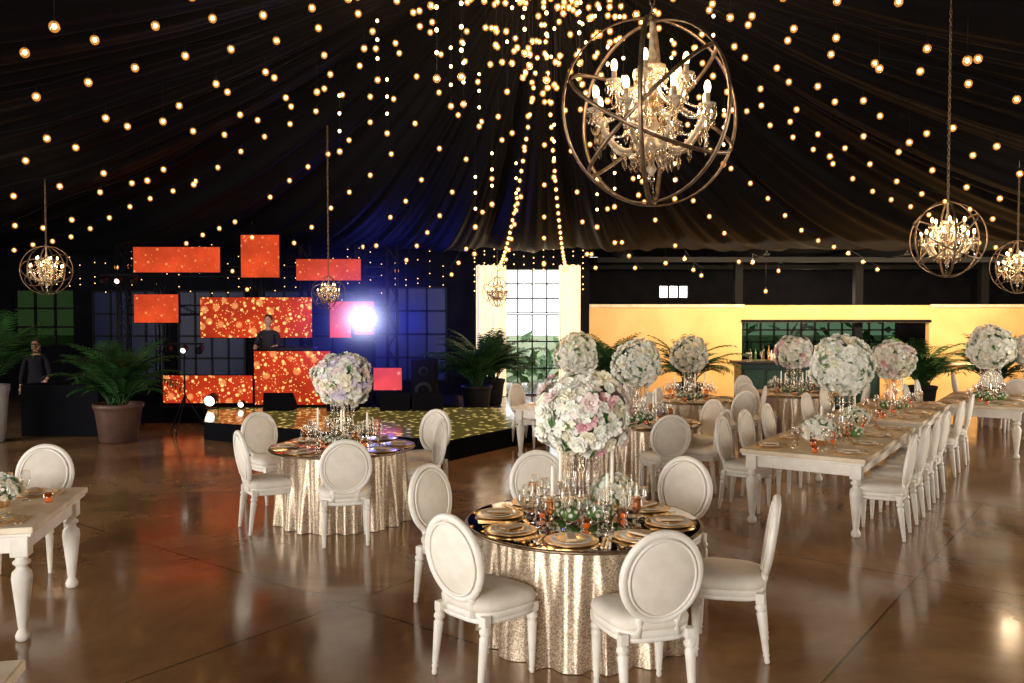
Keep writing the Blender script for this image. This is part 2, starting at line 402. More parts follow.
# place setting pieces
def setting():
    b=MB()
    b.lathe([(.0005,.004),(.10,.004),(.14,.008),(.163,.014),(.166,.012),(.14,.002),(.1,0)],'gold',32)
    b.lathe([(.0005,.012),(.08,.012),(.125,.022),(.128,.02),(.08,.006)],'porcelain',28)
    b.lathe([(.0005,.018),(.06,.018),(.09,.026),(.092,.024),(.06,.014)],'gold',28)
    b.box((0,0,.03),(.06,.16,.016),'napkin_tan',RZ(.2),bev=.006)
    for x,l in ((-.19,.18),(.19,.2),(.215,.18)):
        b.box((x,0,.003),(.012,l,.004),'gold',bev=.001)
        b.ell((x,l/2,.004),(.011,.028,.004),'gold',8,5)
    return b
def wineglass(b,M,h=.2,r=.036,mat='glass'):
    p=[(r*.95,0.001),(r*.9,.004),(.006,.01),(.004,.02),(.004,h*.45),(.01,h*.5),(r*.9,h*.62),(r,h*.75),(r*.85,h)]
    b.lathe(p,mat,14,M)
    b.tube([(r*.855*math.cos(i*pi/6),r*.855*math.sin(i*pi/6),h) for i in range(12)],.0016,'gold',4,M,closed=True)
def votive(b,M):
    b.lathe([(.0005,.002),(.028,.002),(.034,.07),(.031,.07),(.026,.01)],'glass_amber',12,M)
    b.lathe([(.0005,.012),(.02,.012),(.02,.035),(.0005,.035)],'votive',10,M)
def taper(b,M,h):
    b.lathe([(.04,0),(.042,.006),(.012,.015),(.008,.06),(.018,.08),(.01,.1),(.01,h*.45),(.02,h*.47),(.02,h*.5)],'crystal',12,M)
    b.lathe([(.011,h*.47),(.010,h*.97),(.004,h)],'wax',10,M)
SET=setting()
def dress_round(x,y,n=8,seed=0):
    random.seed(100+seed); z=.7595; b=MB(); g=MB(); c=MB(); o=U(0,1)
    for i in range(n):
        a=2*pi*i/n+o; M=RZ(a)@T(0,-.57,0)
        b.merge(SET,M)
        wineglass(g,RZ(a+.12)@T(0,-.37,0),.22); wineglass(g,RZ(a+.36)@T(0,-.40,0),.2,.038,'glass' if i%2 else 'glass_amber')
        wineglass(g,RZ(a-.2)@T(0,-.34,0),.27,.032); wineglass(g,RZ(a+.55)@T(0,-.30,0),.24,.034)
        if i%2: votive(c,RZ(a+.2)@T(0,-.27,0))
        else: taper(c,RZ(a)@T(0,-.25,0),U(.32,.45))
    b.obj('place_settings',(x,y,z)); g.obj('wine_glasses',(x,y,z)); c.obj('table_candles',(x,y,z))
def dress_long(cx,cy,L,W,rz,seed=0):
    random.seed(200+seed); z=.7615; b=MB(); g=MB(); c=MB()
    n=int(L/.62)
    for i in range(n):
        y=(i+.5)*L/n-L/2
        for sx in (-1,1):
            M=T(sx*(W/2-.21),y,0)@RZ(sx*pi/2)
            b.merge(SET,M)
            wineglass(g,T(sx*(W/2-.43),y+.1,0),.2); wineglass(g,T(sx*(W/2-.45),y-.02,0),.22,.033); wineglass(g,T(sx*(W/2-.42),y+.2,0),.17,.034,'glass_amber')
        if i%2: taper(c,T(U(-.08,.08),y,0),U(.3,.42))
        votive(c,T(U(-.12,.12),y+.2,0)); votive(c,T(.1,y-.2,0))
    b.obj('place_settings',(cx,cy,z),rz); g.obj('wine_glasses',(cx,cy,z),rz); c.obj('table_candles',(cx,cy,z),rz)

# ------------------------------------------------------------ flowers
def petal(b,M,l,w,cup,mat):
    vs=[(-w*.25,0,0),(w*.25,0,0),(-w*.5,l*.55,cup*.55),(w*.5,l*.55,cup*.55),(0,l*.5,cup*.35),(-w*.3,l,cup),(w*.3,l,cup),(0,l*1.08,cup*1.05)]
    b.add(vs,[(0,1,4),(0,4,2),(1,3,4),(2,4,7,5),(4,3,6,7)],mat,True,M)
def bloom(b,M,r,mat):
    for L,(n,l,cup,w) in enumerate([(6,1.0,.18,.95),(5,.75,.42,.8),(4,.45,.6,.55)]):
        for i in range(n):
            petal(b,M@RZ(2*pi*i/n+L*.5+U(-.1,.1)),r*l,r*w,r*cup,mat)
    b.ell((0,0,r*.3),(r*.2,r*.2,r*.25),mat,6,4,M)
def floret(b,M,r,mat):
    for i in range(4):
        petal(b,M@RZ(pi/2*i),r,r*.9,r*.12,mat)
def leafy(b,M,l,w,mat='leaf'):
    vs=[(0,0,0),(-w/2,l*.4,.01),(0,l*.45,-.008),(w/2,l*.4,.01),(0,l,-.02)]
    b.add(vs,[(0,2,1),(0,3,2),(1,2,4),(2,3,4)],mat,False,M)
def flowerball(b,c,r,rz,nb,nf,pal,down=-1.0,leaves=30,lump=.06):
    c=Vector(c); b.ell(c,(r*.82,r*.82,rz*.82),'leaf',14,10)
    p1,p2,p3=U(0,6),U(0,6),U(0,6)
    def place(i,N,out):
        zz=1-(1-down)*(i+.5)/N; a=i*2.39996+U(-.15,.15); q=math.sqrt(max(0,1-zz*zz))
        d=Vector((q*math.cos(a),q*math.sin(a),zz)); out*=1+lump*(math.sin(4*d.x+p1)+math.sin(5*d.z+p2)*.8+math.sin(4.5*d.y+p3))*.7
        p=c+Vector((d.x*r,d.y*r,d.z*rz))*out
        d2=(d+Vector((U(-.35,.35),U(-.35,.35),U(-.35,.35)))).normalized()
        return T(*p)@face_rot(d2)@RZ(U(0,6))
    for i in range(nb):
        bloom(b,place(i,nb,U(.84,1.06)),r*U(.13,.26),random.choice(pal))
    for i in range(nf):
        floret(b,place(i,nf,U(.92,1.08)),r*U(.07,.12),random.choice(pal+['petal_green']))
    for i in range(leaves):
        leafy(b,place(i,leaves,U(.94,1.06)),r*U(.3,.42),r*.17)
def centerpiece(seed,pal,R_=.285,H=.70,low=True):
    random.seed(seed); b=MB()
    b.lathe([(.0005,.004),(.12,.004),(.12,.016),(.05,.022),(.02,.03),(.014,.1),(.03,.13),(.016,.16),(.014,.3),(.028,.33),(.014,.36),(.02,.42),(.09,.46),(.1,.47)],'crystal',20)
    for i in range(6):
        a=i*pi/3; b.tube([(.085*math.cos(a),.085*math.sin(a),.01),(.085*math.cos(a),.085*math.sin(a),.46)],.007,'glass',6)
    for i in range(14):
        a=i*2*pi/14
        for k in range(5): b.ell((.12*math.cos(a),.12*math.sin(a),.45-k*.03),(.008,.008,.012),'crystal',6,4)
    flowerball(b,(0,0,H),R_,R_*.92,165,240,pal,-.95,46)
    if low:
        for i in range(5):
            a=i*2*pi/5+U(0,1); flowerball(b,(.15*math.cos(a),.15*math.sin(a),.06),.075,.06,16,14,pal,-.2,5)
    return b.mesh('floral_centerpiece')
W_=['petal_white']*10+['petal_cream']*2
CP1=centerpiece(1,['petal_white']*18+['petal_cream']*4+['petal_blush']*2+['petal_pink']*1,.285)
CP2=centerpiece(2,['petal_white']*9+['petal_lilac']*3+['petal_blush']*2+['petal_cream']*2)
CP3=centerpiece(3,W_)
def low_arr(seed,r=.16):
    random.seed(seed); b=MB()
    b.lathe([(.0005,.003),(.07,.003),(.09,.06),(.08,.09)],'gold',16)
    flowerball(b,(0,0,.13),r,r*.7,60,60,W_+['petal_blush'],-.5,18); return b.mesh('low_flower_arrangement')
LOW=low_arr(9)
TZ=.7595
# front table
round_table((.47,5.6,0),.78); dress_round(.47,5.6,8,1); put(CP1,'floral_centerpiece',(.46,5.62,TZ),1.0,1.0)
put(LOW,'low_flower_arrangement',(.71,5.84,TZ+.0),0,1.0)
for x,y in ((-.15,4.97),(.72,4.68),(1.37,5.34),(1.20,6.48),(.26,6.72),(-.40,6.2)): chair(x,y,.47,5.6)
# second table
round_table((-1.75,8.75,0),.74); dress_round(-1.75,8.75,8,2); put(CP2,'floral_centerpiece',(-1.75,8.75,TZ),0,.98)
for x,y in ((-2.40,8.35),(-1.56,7.90),(-2.72,9.6),(-1.02,9.0),(-1.05,9.8)): chair(x,y,-1.75,8.75)
# left foreground table
ra=math.radians(12.5)
long_table((-4.47,5.74,0),2.6,1.3,ra+pi/2); dress_long(-4.47,5.74,2.6,1.3,ra+pi/2,3)
put(LOW,'low_flower_arrangement',(-3.62,5.95,.7615),1,.9)
chair(-4.0,7.05,-3.85,6.0); chair(-5.0,6.8,-4.8,5.8)
long_table((-2.70,2.68,0),1.8,.9,ra+pi/2)
# right long tables
u=Vector((.56,.828)); nn=Vector((.828,-.56)); rzr=math.atan2(-.56,.828)
A=Vector((2.80,8.22)); c1=A+u*1.4; c2=A+u*4.75
long_table((c1.x,c1.y,0),2.8,1.2,rzr); dress_long(c1.x,c1.y,2.8,1.2,rzr,4); put(CP3,'floral_centerpiece',(c1.x+.06,c1.y,.7615),0,1.12)
p=A+u*.7; put(LOW,'low_flower_arrangement',(p.x,p.y,.7615),2,1.15)
p=A+u*2.3; put(LOW,'low_flower_arrangement',(p.x,p.y,.7615),4,1.0)
long_table((c2.x,c2.y,0),2.8,1.2,rzr); dress_long(c2.x,c2.y,2.8,1.2,rzr,5); put(CP1,'floral_centerpiece',(c2.x,c2.y,.7615),3,1.0)
for t in (.34,1.12,1.9,2.62,4.1,5.2):
    p=A+u*t+nn*.67; q=A+u*t; chair(p.x,p.y,q.x+U(-.05,.05),q.y)
for t in (.7,1.45,2.3,4.1,5.1):
    p=A+u*t-nn*.76; q=A+u*t; chair(p.x,p.y,q.x+U(-.05,.05),q.y)
# centre background tables
round_table((1.62,10.7,0)); dress_round(1.62,10.7,8,6); put(CP3,'floral_centerpiece',(1.58,10.7,TZ),2,1.04)
for x,y in ((1.75,9.78),(2.3,10.25),(2.42,11.1),(1.3,11.6)): chair(x,y,1.62,10.7)
long_table((.95,13.0,0),1.8,1.1,rzr); dress_long(.95,13.0,1.8,1.1,rzr,7); put(CP3,'floral_centerpiece',(.95,12.6,.7615),1,1.08)
for x,y,tx,ty in ((1.75,12.55,.95,13.1),(2.0,13.2,1.2,13.7),(.3,13.6,.9,13.2)): chair(x,y,tx,ty)
round_table((2.85,13.6,0)); dress_round(2.85,13.6,8,8); put(CP3,'floral_centerpiece',(2.85,13.6,TZ),2,1.0)
for x,y in ((3.30,12.75),(3.7,13.4),(2.2,14.2)): chair(x,y,2.85,13.6)
round_table((4.85,14.6,0)); dress_round(4.85,14.6,8,9); put(CP1,'floral_centerpiece',(4.85,14.6,TZ),4,1.0)
for x,y in ((4.1,14.1),(5.6,14.1),(4.4,15.4)): chair(x,y,4.85,14.6)
long_table((7.6,13.6,0),2.4,1.2,rzr); dress_long(7.6,13.6,2.4,1.2,rzr,10); put(CP3,'floral_centerpiece',(7.55,13.4,.7615),5,1.18)
for t in (-.6,.5):
    for sgn in (-1,1):
        q=Vector((7.6,13.6))+u*t; p=q+nn*.80*sgn; chair(p.x,p.y,q.x,q.y)
x,y=9.6,15.8
round_table((x,y,0)); put(CP2,'floral_centerpiece',(x,y,TZ),0,1)
for k in range(5):
    a=k*1.25+.3; chair(x+.95*math.cos(a),y+.95*math.sin(a),x,y)

# ------------------------------------------------------------ orb chandelier
def chandelier():
    b=MB()
    def ring(M,r,w=.012):
        n=56; vs=[];fs=[]
        for i in range(n):
            a=2*pi*i/n
            for rr,zz in ((r,-w),(r,w),(r-.008,w),(r-.008,-w)): vs.append((rr*math.cos(a),rr*math.sin(a),zz))
        for i in range(n):
            k=(i+1)%n
            for q in range(4): fs.append((i*4+q,k*4+q,k*4+(q+1)%4,i*4+(q+1)%4))
        b.add(vs,fs,'bronze',True,M)
    ring(RZ(.25)@RX(pi/2),.5); ring(RZ(.25+pi/3)@RX(pi/2),.49); ring(RZ(.25+2*pi/3)@RX(pi/2),.48)
    ring(RX(.5)@RY(.35),.47,.010); ring(RX(-.15)@RY(-.75),.465,.010)
    prof=[(.0005,-.34),(.012,-.33),(.03,-.3),(.014,-.27),(.02,-.25),(.06,-.2),(.075,-.17),(.05,-.13),(.03,-.1),(.045,-.07),(.03,-.04),(.025,.02),(.05,.07),(.055,.11),(.03,.15),(.025,.2),(.07,.235),(.075,.245),(.025,.255),(.03,.3),(.015,.34),(.012,.5)]
    b.lathe(prof,'antique_cream',18)
    def crystal(p,s=1):
        b.ell((p[0],p[1],p[2]),(.009*s,.009*s,.009*s),'crystal',6,4)
        b.lathe([(.0005,-.055*s),(.011*s,-.032*s),(.004*s,-.008*s)],'crystal',6,T(*p),smooth=False)
    def arms(n,r,z,rise,cand,off):
        tips=[]
        for i in range(n):
            a=2*pi*i/n+off; c,s=math.cos(a),math.sin(a)
            pts=[]
            for k in range(10):
                t=k/9; rr=.03+(r-.03)*t; zz=z-.11*math.sin(pi*t*1.0)+rise*t*t
                pts.append((rr*c,rr*s,zz))
            b.tube(pts,[.014-.004*abs(k-5)/5 for k in range(10)],'antique_cream',6)
            x,y,zz=pts[-1]; tips.append((x,y,zz))
            b.lathe([(.006,-.03),(.02,-.01),(.012,0),(.03,.008),(.046,.022),(.044,.026),(.012,.022)],'antique_cream',12,T(x,y,zz))
            b.lathe([(.014,.02),(.014,.02+cand),(.0005,.021+cand)],'antique_cream',8,T(x,y,zz))
            b.ell((x,y,zz+cand+.05),(.018,.018,.036),'flame',8,6)
            for k in range(6):
                aa=k*2*pi/6; crystal((x+.04*math.cos(aa),y+.04*math.sin(aa),zz+.006),1.15)
            crystal((x,y,zz-.04),1.7)
            for k in (2,4,6,8): crystal((pts[k][0],pts[k][1],pts[k][2]-.02),1.3)
        return tips
    t1=arms(8,.31,-.12,.10,.06,.2); t2=arms(5,.2,.06,.09,.05,.6)
    def strand(p,q,sag,n=14):
        for k in range(1,n):
            t=k/n; b.ell((p[0]+(q[0]-p[0])*t,p[1]+(q[1]-p[1])*t,p[2]+(q[2]-p[2])*t-sag*4*t*(1-t)),(.0085,.0085,.0085),'crystal',6,4)
    for i in range(8):
        strand(t1[i],t1[(i+1)%8],.06); strand(t1[i],(0,0,.23),.05,20)
        strand(t1[i],(0,0,-.24),.07,16)
        p=t1[i]
        for k in range(3): crystal((p[0],p[1],p[2]-.07-k*.035),1.1)
    for i in range(14):
        a=i*2*pi/14
        for k,(rr,z) in enumerate(((.075,.22),(.075,-.19),(.05,-.12),(.055,.08),(.11,-.24))): crystal((rr*math.cos(a),rr*math.sin(a),z),1.4)
    crystal((0,0,-.35),2.6)
    return b
CHB=chandelier(); CHM=CHB.mesh('orb_chandelier_mesh')
def hang(x,y,z,r,power):
    top=ceilz(x,y) if (X0<x<X1 and Y0<y<Y1) else 3.87
    e=bpy.data.objects.new('orb_chandelier',None); e.location=(x,y,z); scene.collection.objects.link(e)
    put(CHM,'orb_frame',(0,0,0),.0,r/.5,e)
    b=MB(); z0=r*.98; zz=z0; k=0; L=top-z+.02
    while zz<L-.3:
        M=T(0,0,zz+.022)@RZ((k%2)*pi/2)
        b.tube([(.013*math.cos(a*pi/4),0,.028*math.sin(a*pi/4)) for a in range(8)],.0045,'bronze',5,M,closed=True); zz+=.04; k+=1
    b.tube([(0,0,zz),(0,0,L)],.006,'bronze',6)
    b.lathe([(.05,0),(.045,-.03),(.01,-.045)],'bronze',12,T(0,0,L-.0))
    c=b.obj('hanging_chain'); c.parent=e
    l=bpy.data.lights.new('chandelier_glow','POINT'); l.energy=power; l.color=(1,.72,.45); l.shadow_soft_size=.12
    lo=bpy.data.objects.new('candle_light',l); lo.location=(0,0,.1*r/.5); scene.collection.objects.link(lo); lo.parent=e
hang(.79,4.85,3.26,.53,62)
hang(4.9,9.6,2.96,.43,55)
hang(7.95,13.4,2.86,.42,40)
hang(-7.65,14,2.84,.40,25)
hang(-3.3,15.3,2.50,.30,6)
hang(-.35,20.2,2.65,.36,10)

# ------------------------------------------------------------ string lights
random.seed(21)
def bulb_on(b,x,y,zt_,drop,r=.032):
    b.tube([(x,y,zt_),(x,y,zt_-drop)],.0035,'black_metal',3)
    b.lathe([(.014,0),(.014,.05),(.004,.055)],'black_metal',6,T(x,y,zt_-drop-.01))
    b.ell((x,y,zt_-drop-r*1.2),(r*.72,r*.72,r*.85),'bulb',8,6)
    b.ell((x,y,zt_-drop-r*1.3),(r*1.5,r*1.5,r*1.65),'bulb_halo',10,8)
sl=MB()
NS=36
for i in range(NS):
    a=2*pi*i/NS+.13+U(-.03,.03); Rr=Rb(a); pts=[]
    n=int(Rr/.25)
    for k in range(1,n+1):
        t=k/n*.97; x=CX+Rr*t*math.cos(a); y=CY+Rr*t*math.sin(a)
        pts.append((x,y,ceilz(x,y)-.42-.06*math.sin(k*.5)*min(1,t*3)))
    sl.tube(pts,.005,'black_metal',3)
    d=U(.3,.7); base=random.choice([.05,.08,.15]); step=U(.5,.72)
    while d<Rr*.95:
        t=d/Rr; f=t/.97*n-1; k=int(max(0,min(n-2,f))); ff=min(1,max(0,f-k)); p=Vector(pts[k]).lerp(Vector(pts[k+1]),ff)
        bulb_on(sl,p.x,p.y,p.z,base if R()<.88 else base+U(.2,.6))
        d+=step*U(.94,1.06)
sl.obj('string_lights')
cl=MB()
for i in range(64):
    a=U(0,2*pi); r=1.0*math.sqrt(R()); x=CX+r*math.cos(a); y=CY+r*math.sin(a)-.2
    z=ceilz(x,y); L=U(.5,2.3)-r*.25
    bulb_on(cl,x,y,z-.05,L)
    if R()<.5: cl.ell((x,y,z-.05-L*.6),(.024,.024,.028),'bulb',8,6)
for i in range(32):
    a=U(0,2*pi); r=U(1.0,3.4); x=CX+r*math.cos(a); y=CY+r*math.sin(a); z=ceilz(x,y)-.05
    L=U(.9,2.2); bulb_on(cl,x,y,z,L)
    for k in range(1,4): cl.ell((x,y,z-L+k*.28),(.024,.024,.028),'bulb',8,6)
cl.obj('bulb_cluster_pendant')
for (ex,ey) in ((-.30,19.3),(1.22,19.3)):
    c=MB(); pts=[]
    for k in range(60):
        t=k/59; x=CX+(ex-CX)*t; y=CY+.6+(ey-CY-.6)*t; pts.append(Vector((x,y,ceilz(x,y)-.42)))
    for k in range(1,14): pts.append(Vector((ex,ey+.05*k,3.2)))
    c.tube(pts,.005,'black_metal',3)
    for k in range(0,len(pts),2): 
        c.ell(pts[k]-Vector((0,0,.04)),(.024,.024,.028),'bulb',8,6); c.ell(pts[k]-Vector((0,0,.04)),(.042,.042,.048),'bulb_halo',8,6)
    c.obj('light_garland')
fy=MB()
for i in range(34):
    x=-10.5+i*.27+U(-.05,.05); zl=U(1.9,2.9); fy.tube([(x,19.2,3.72),(x,19.2,zl)],.003,'black_metal',3)
    for k in range(4):
        z=3.6-k*.3+U(-.12,.12)
        if z>zl: fy.ell((x,19.2,z),(.013,.013,.013),'bulb_small',6,4)
for i in range(12):
    x=-.95+i*.25
    fy.tube([(x,21.6,3.87),(x,21.6,2.5)],.003,'black_metal',3)
    for k in range(7): fy.ell((x,21.6,3.75-k*.17+U(-.05,.05)),(.018,.018,.018),'bulb_small',6,4)
fy.obj('fairy_light_curtain')

# ------------------------------------------------------------ stage & LED
def prism(name,poly,z0,z1,top,side):
    b=MB(); n=len(poly); vs=[(x,y,z0) for x,y in poly]+[(x,y,z1) for x,y in poly]
    b.add(vs,[(i,(i+1)%n,n+(i+1)%n,n+i) for i in range(n)]+[tuple(range(n))[::-1]],side,False); b.add(vs,[tuple(range(n,2*n))],top,False)
    return b.obj(name)
prism('dance_floor',[(-5.2,14.3),(-.9,12.2),(.65,14.5),(.6,16.48),(-5.9,16.48)],0,.3,'glint_floor','black_matte')
prism('stage_platform',[(-8.4,16.5),(-1.2,16.5),(-1.2,19.0),(-8.4,19.0)],0,.32,'black_matte','black_matte')
def led(x0,x1,z0,z1,y,mat):
    b=MB(); w=x1-x0;h=z1-z0
    b.box((0,0,0),(w,.1,h),'black_matte'); b.box((0,-.053,0),(w-.02,.008,h-.02),mat); b.obj('led_screen',((x0+x1)/2,y,(z0+z1)/2))
YL=17.5
def k_(v): return v*YL/17.0
for (a,c,z1,z0,m) in [(-7.54,-5.8,3.46,2.94,'led_red'),(-5.4,-4.62,3.7,2.84,'led_red'),(-4.3,-3.0,3.22,2.78,'led_red'),(-7.54,-6.64,2.52,1.94,'led_red'),(-6.22,-3.98,2.46,1.64,'led_bokeh'),(-3.64,-2.74,2.38,1.64,'led_pink')]:
    led(k_(a),k_(c),2.12+(z0-2.12)*YL/17,min(3.75,2.12+(z1-2.12)*YL/17),YL,m)
led(-6.88,-5.1,.36,.92,16.75,'led_bokeh'); led(-2.84,-2.18,.6,1.06,16.9,'led_pink')
simplebox('screen_stand',-2.7,-2.3,16.8,17.0,.32,.6,'black_matte')
tr=MB()
def truss(p,q,w=.2):
    p=Vector(p);q=Vector(q); d=(q-p); L=d.length; M=T(*p)@face_rot(d)
    for sx in (-1,1):
        for sy in (-1,1): tr.tube([(sx*w/2,sy*w/2,0),(sx*w/2,sy*w/2,L)],.018,'black_metal',6,M)
    n=int(L/.35)
    for i in range(n):
        z=L*i/n; z2=L*(i+1)/n; s=1 if i%2 else -1
        for sy in (-1,1):
            tr.tube([(-s*w/2,sy*w/2,z),(s*w/2,sy*w/2,z2)],.009,'black_metal',4,M); tr.tube([(sy*w/2,-s*w/2,z),(sy*w/2,s*w/2,z2)],.009,'black_metal',4,M)
for x in (-7.3,-5.3,-4.3,-3.15): truss((x,17.75,.32),(x,17.75,3.55))
truss((-8.0,17.75,3.0),(-2.6,17.75,3.0)); truss((-8.0,17.75,2.2),(-2.6,17.75,2.2))
for x in (-8.1,-2.5): truss((x,17.75,.32),(x,17.75,3.55))
tr.obj('lighting_truss')
dj=MB(); bx0,bx1=-5.08,-3.56
dj.box(((bx0+bx1)/2,16.95,1.12),(1.52,.5,.56),'black_matte'); dj.box(((bx0+bx1)/2,16.69,1.12),(1.5,.012,.54),'led_bokeh')
dj.box((-4.3,16.95,.58),(1.5,.55,.52),'black_matte'); dj.box((-4.3,16.66,.6),(1.5,.012,.52),'led_bokeh')
dj.box((-4.35,16.95,1.43),(.9,.38,.06),'black_metal',bev=.01)
for x in (-4.62,-4.08): dj.lathe([(.0005,0),(.13,0),(.13,.015),(.0005,.015)],'steel_dark',20,T(x,16.95,1.46))
for i in range(8): dj.box((-4.5+i*.045,16.95,1.465),(.015,.1,.006),'steel_dark')
dj.obj('dj_booth')
def movinghead():
    b=MB(); b.box((0,0,.05),(.3,.24,.1),'black_metal',bev=.02)
    for s in (-1,1): b.box((s*.15,0,.22),(.04,.12,.3),'black_metal',bev=.015)
    M=T(0,0,.3)@RX(pi/2)
    b.lathe([(.0005,-.16),(.08,-.15),(.12,-.05),(.13,.12),(.11,.15),(.105,.13)],'black_metal',20,M)
    b.lathe([(.0005,.155),(.125,.15)],'lens_white',20,M); return b.mesh('moving_head_light')
MH=movinghead()
simplebox('equipment_case',-3.3,-2.75,16.75,17.15,.32,1.56,'black_matte',.02)
put(MH,'moving_head_light',(-2.94,16.9,1.56),.1,1.5)
def par(mat):
    b=MB(); M=T(0,0,.14)@RX(pi/2+.2)
    b.lathe([(.0005,-.12),(.07,-.11),(.085,.08),(.08,.1)],'black_metal',16,M); b.lathe([(.0005,.085),(.078,.085)],mat,16,M)
    for s in (-1,1): b.tube([(s*.095,0,.14),(s*.1,0,.02),(s*.06,.0,.008)],.01,'black_metal',6)
    b.box((0,0,.008),(.2,.1,.016),'black_metal'); return b.mesh('stage_par_light')
P1=par('lens_dim')
for x,y,z,s in ((-5.78,16.3,.3,1.3),(-5.2,16.3,.3,.7)): put(P1,'stage_par_light',(x,y,z),0,s)
def tripod(x,y,h):
    b=MB()
    for k in range(3):
        a=k*2*pi/3+.5; b.tube([(0,0,.7),(.4*math.cos(a),.4*math.sin(a),.01)],.012,'black_metal',6)
    b.tube([(0,0,.5),(0,0,h)],.016,'black_metal',8); b.tube([(-.35,0,h),(.35,0,h)],.016,'black_metal',8)
    for s in (-.28,0,.28):
        M=T(s,0,h-.1)@RX(pi/2+.3); b.lathe([(.0005,-.1),(.05,-.09),(.065,.08)],'black_metal',12,M); b.lathe([(.0005,.07),(.045,.07)],'lens_dim' if s==0 else 'steel_dark',12,M)
        b.tube([(s,0,h),(s,0,h-.08)],.01,'black_metal',5)
    b.obj('light_stand',(x,y,0))
tripod(-5.75,14.9,1.6); tripod(-7.35,15.9,2.85)
def speaker(x,y,z,w,d,h,rz=0):
    b=MB(); b.box((0,0,h/2),(w,d,h),'black_matte',bev=.02); b.box((0,-d/2-.004,h/2),(w*.9,.01,h*.92),'black_matte')
    for zz,r in ((h*.32,w*.36),(h*.74,w*.2)):
        b.lathe([(r,0),(r*.9,.012),(r*.3,-.02),(.0005,.0)],'black_metal',20,T(0,-d/2-.012,zz)@RX(pi/2))
    b.obj('loudspeaker',(x,y,z),rz)
speaker(-1.75,17.0,.32,.5,.45,.9); speaker(-8.05,16.9,.32,.5,.5,1.1)
def wedge(x,y,z):
    b=MB(); vs=[(-.28,-.2,0),(.28,-.2,0),(.28,.2,0),(-.28,.2,0),(-.28,-.16,.1),(.28,-.16,.1),(.28,.14,.34),(-.28,.14,.34)]
    b.add(vs,[(0,1,5,4),(4,5,6,7),(7,6,2,3),(0,4,7,3),(1,2,6,5),(3,2,1,0)],'black_matte',False)
    b.lathe([(.13,0),(.1,-.02),(.0005,.005)],'steel_dark',18,T(0,-.01,.235)@RX(.67)); b.obj('stage_monitor',(x,y,z),pi)
for x in (-4.4,-3.2,-2.2,-1.6): wedge(x,16.1,.3)
# spotlight glow painted as a self-emitting volume around the lamp
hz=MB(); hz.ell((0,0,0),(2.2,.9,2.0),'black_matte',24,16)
m=bpy.data.materials.new('spot_glow'); m.use_nodes=True; nt=m.node_tree
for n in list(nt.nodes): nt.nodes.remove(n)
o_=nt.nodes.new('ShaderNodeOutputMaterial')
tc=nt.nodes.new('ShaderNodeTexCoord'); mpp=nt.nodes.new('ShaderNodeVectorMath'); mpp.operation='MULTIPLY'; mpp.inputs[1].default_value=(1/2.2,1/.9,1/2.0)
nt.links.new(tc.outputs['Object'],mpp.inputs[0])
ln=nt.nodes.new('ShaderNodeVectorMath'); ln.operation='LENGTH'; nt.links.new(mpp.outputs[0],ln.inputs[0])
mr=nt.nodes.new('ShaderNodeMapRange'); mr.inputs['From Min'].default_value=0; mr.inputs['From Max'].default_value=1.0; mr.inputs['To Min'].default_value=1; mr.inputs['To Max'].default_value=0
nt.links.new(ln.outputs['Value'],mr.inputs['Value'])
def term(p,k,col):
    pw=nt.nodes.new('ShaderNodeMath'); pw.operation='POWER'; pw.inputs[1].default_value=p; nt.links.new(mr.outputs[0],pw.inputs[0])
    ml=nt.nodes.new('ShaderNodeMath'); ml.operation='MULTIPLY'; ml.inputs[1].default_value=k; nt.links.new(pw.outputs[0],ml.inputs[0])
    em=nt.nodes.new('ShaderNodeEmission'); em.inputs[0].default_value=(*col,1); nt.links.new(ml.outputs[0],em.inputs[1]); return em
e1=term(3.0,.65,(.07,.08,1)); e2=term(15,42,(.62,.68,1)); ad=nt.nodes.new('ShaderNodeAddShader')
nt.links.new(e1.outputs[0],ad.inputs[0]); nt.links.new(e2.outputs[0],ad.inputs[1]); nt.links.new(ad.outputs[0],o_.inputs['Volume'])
MATS['spot_glow']=m; nosample(m)
hz.names=['spot_glow']; hz.obj('spot_glow_volume',(-2.88,16.45,2.03))

# ------------------------------------------------------------ bar
br=MB(); br.box((6.65,19.2,.52),(3.1,.6,1.0),'bar_green',bev=.01); br.box((6.65,19.18,1.03),(3.3,.72,.05),'dark_pot',bev=.01)
for i in range(6): br.box((5.38+i*.51,18.885,.52),(.42,.03,.76),'bar_green',bev=.012)
br.box((6.65,19.2,.02),(3.1,.62,.04),'black_matte'); br.obj('bar_counter')
sh=MB(); sh.box((8.4,22.5,.87),(4.7,.5,.05),'table_wood',bev=.005)
for x in (6.2,8.4,10.6): sh.box((x,22.6,.42),(.06,.2,.84),'steel_dark')
sh.obj('bottle_shelf')
bt=MB()
random.seed(5)
for i in range(44):
    x=U(6.2,10.6); y=U(22.35,22.65) ; h=U(.24,.42)
    bt.lathe([(.0005,0),(.035,0),(.036,h*.6),(.014,h*.75),(.013,h),(.0005,h)],random.choice(['bottle','bottle_amber','glass','porcelain']),10,T(x,y,.897))
bt.obj('liquor_bottles')
bt=MB()
for i in range(16):
    wineglass(bt,T(U(5.2,8.1),U(19.0,19.4),1.056),.2,.036,'crystal')
bt.obj('bar_glasses')
bc=MB(); bc.box((10.3,20.6,.45),(2.2,.6,.9),'plaster',bev=.01); bc.box((10.3,20.6,.92),(2.3,.7,.04),'table_wood',bev=.01); bc.obj('service_counter')

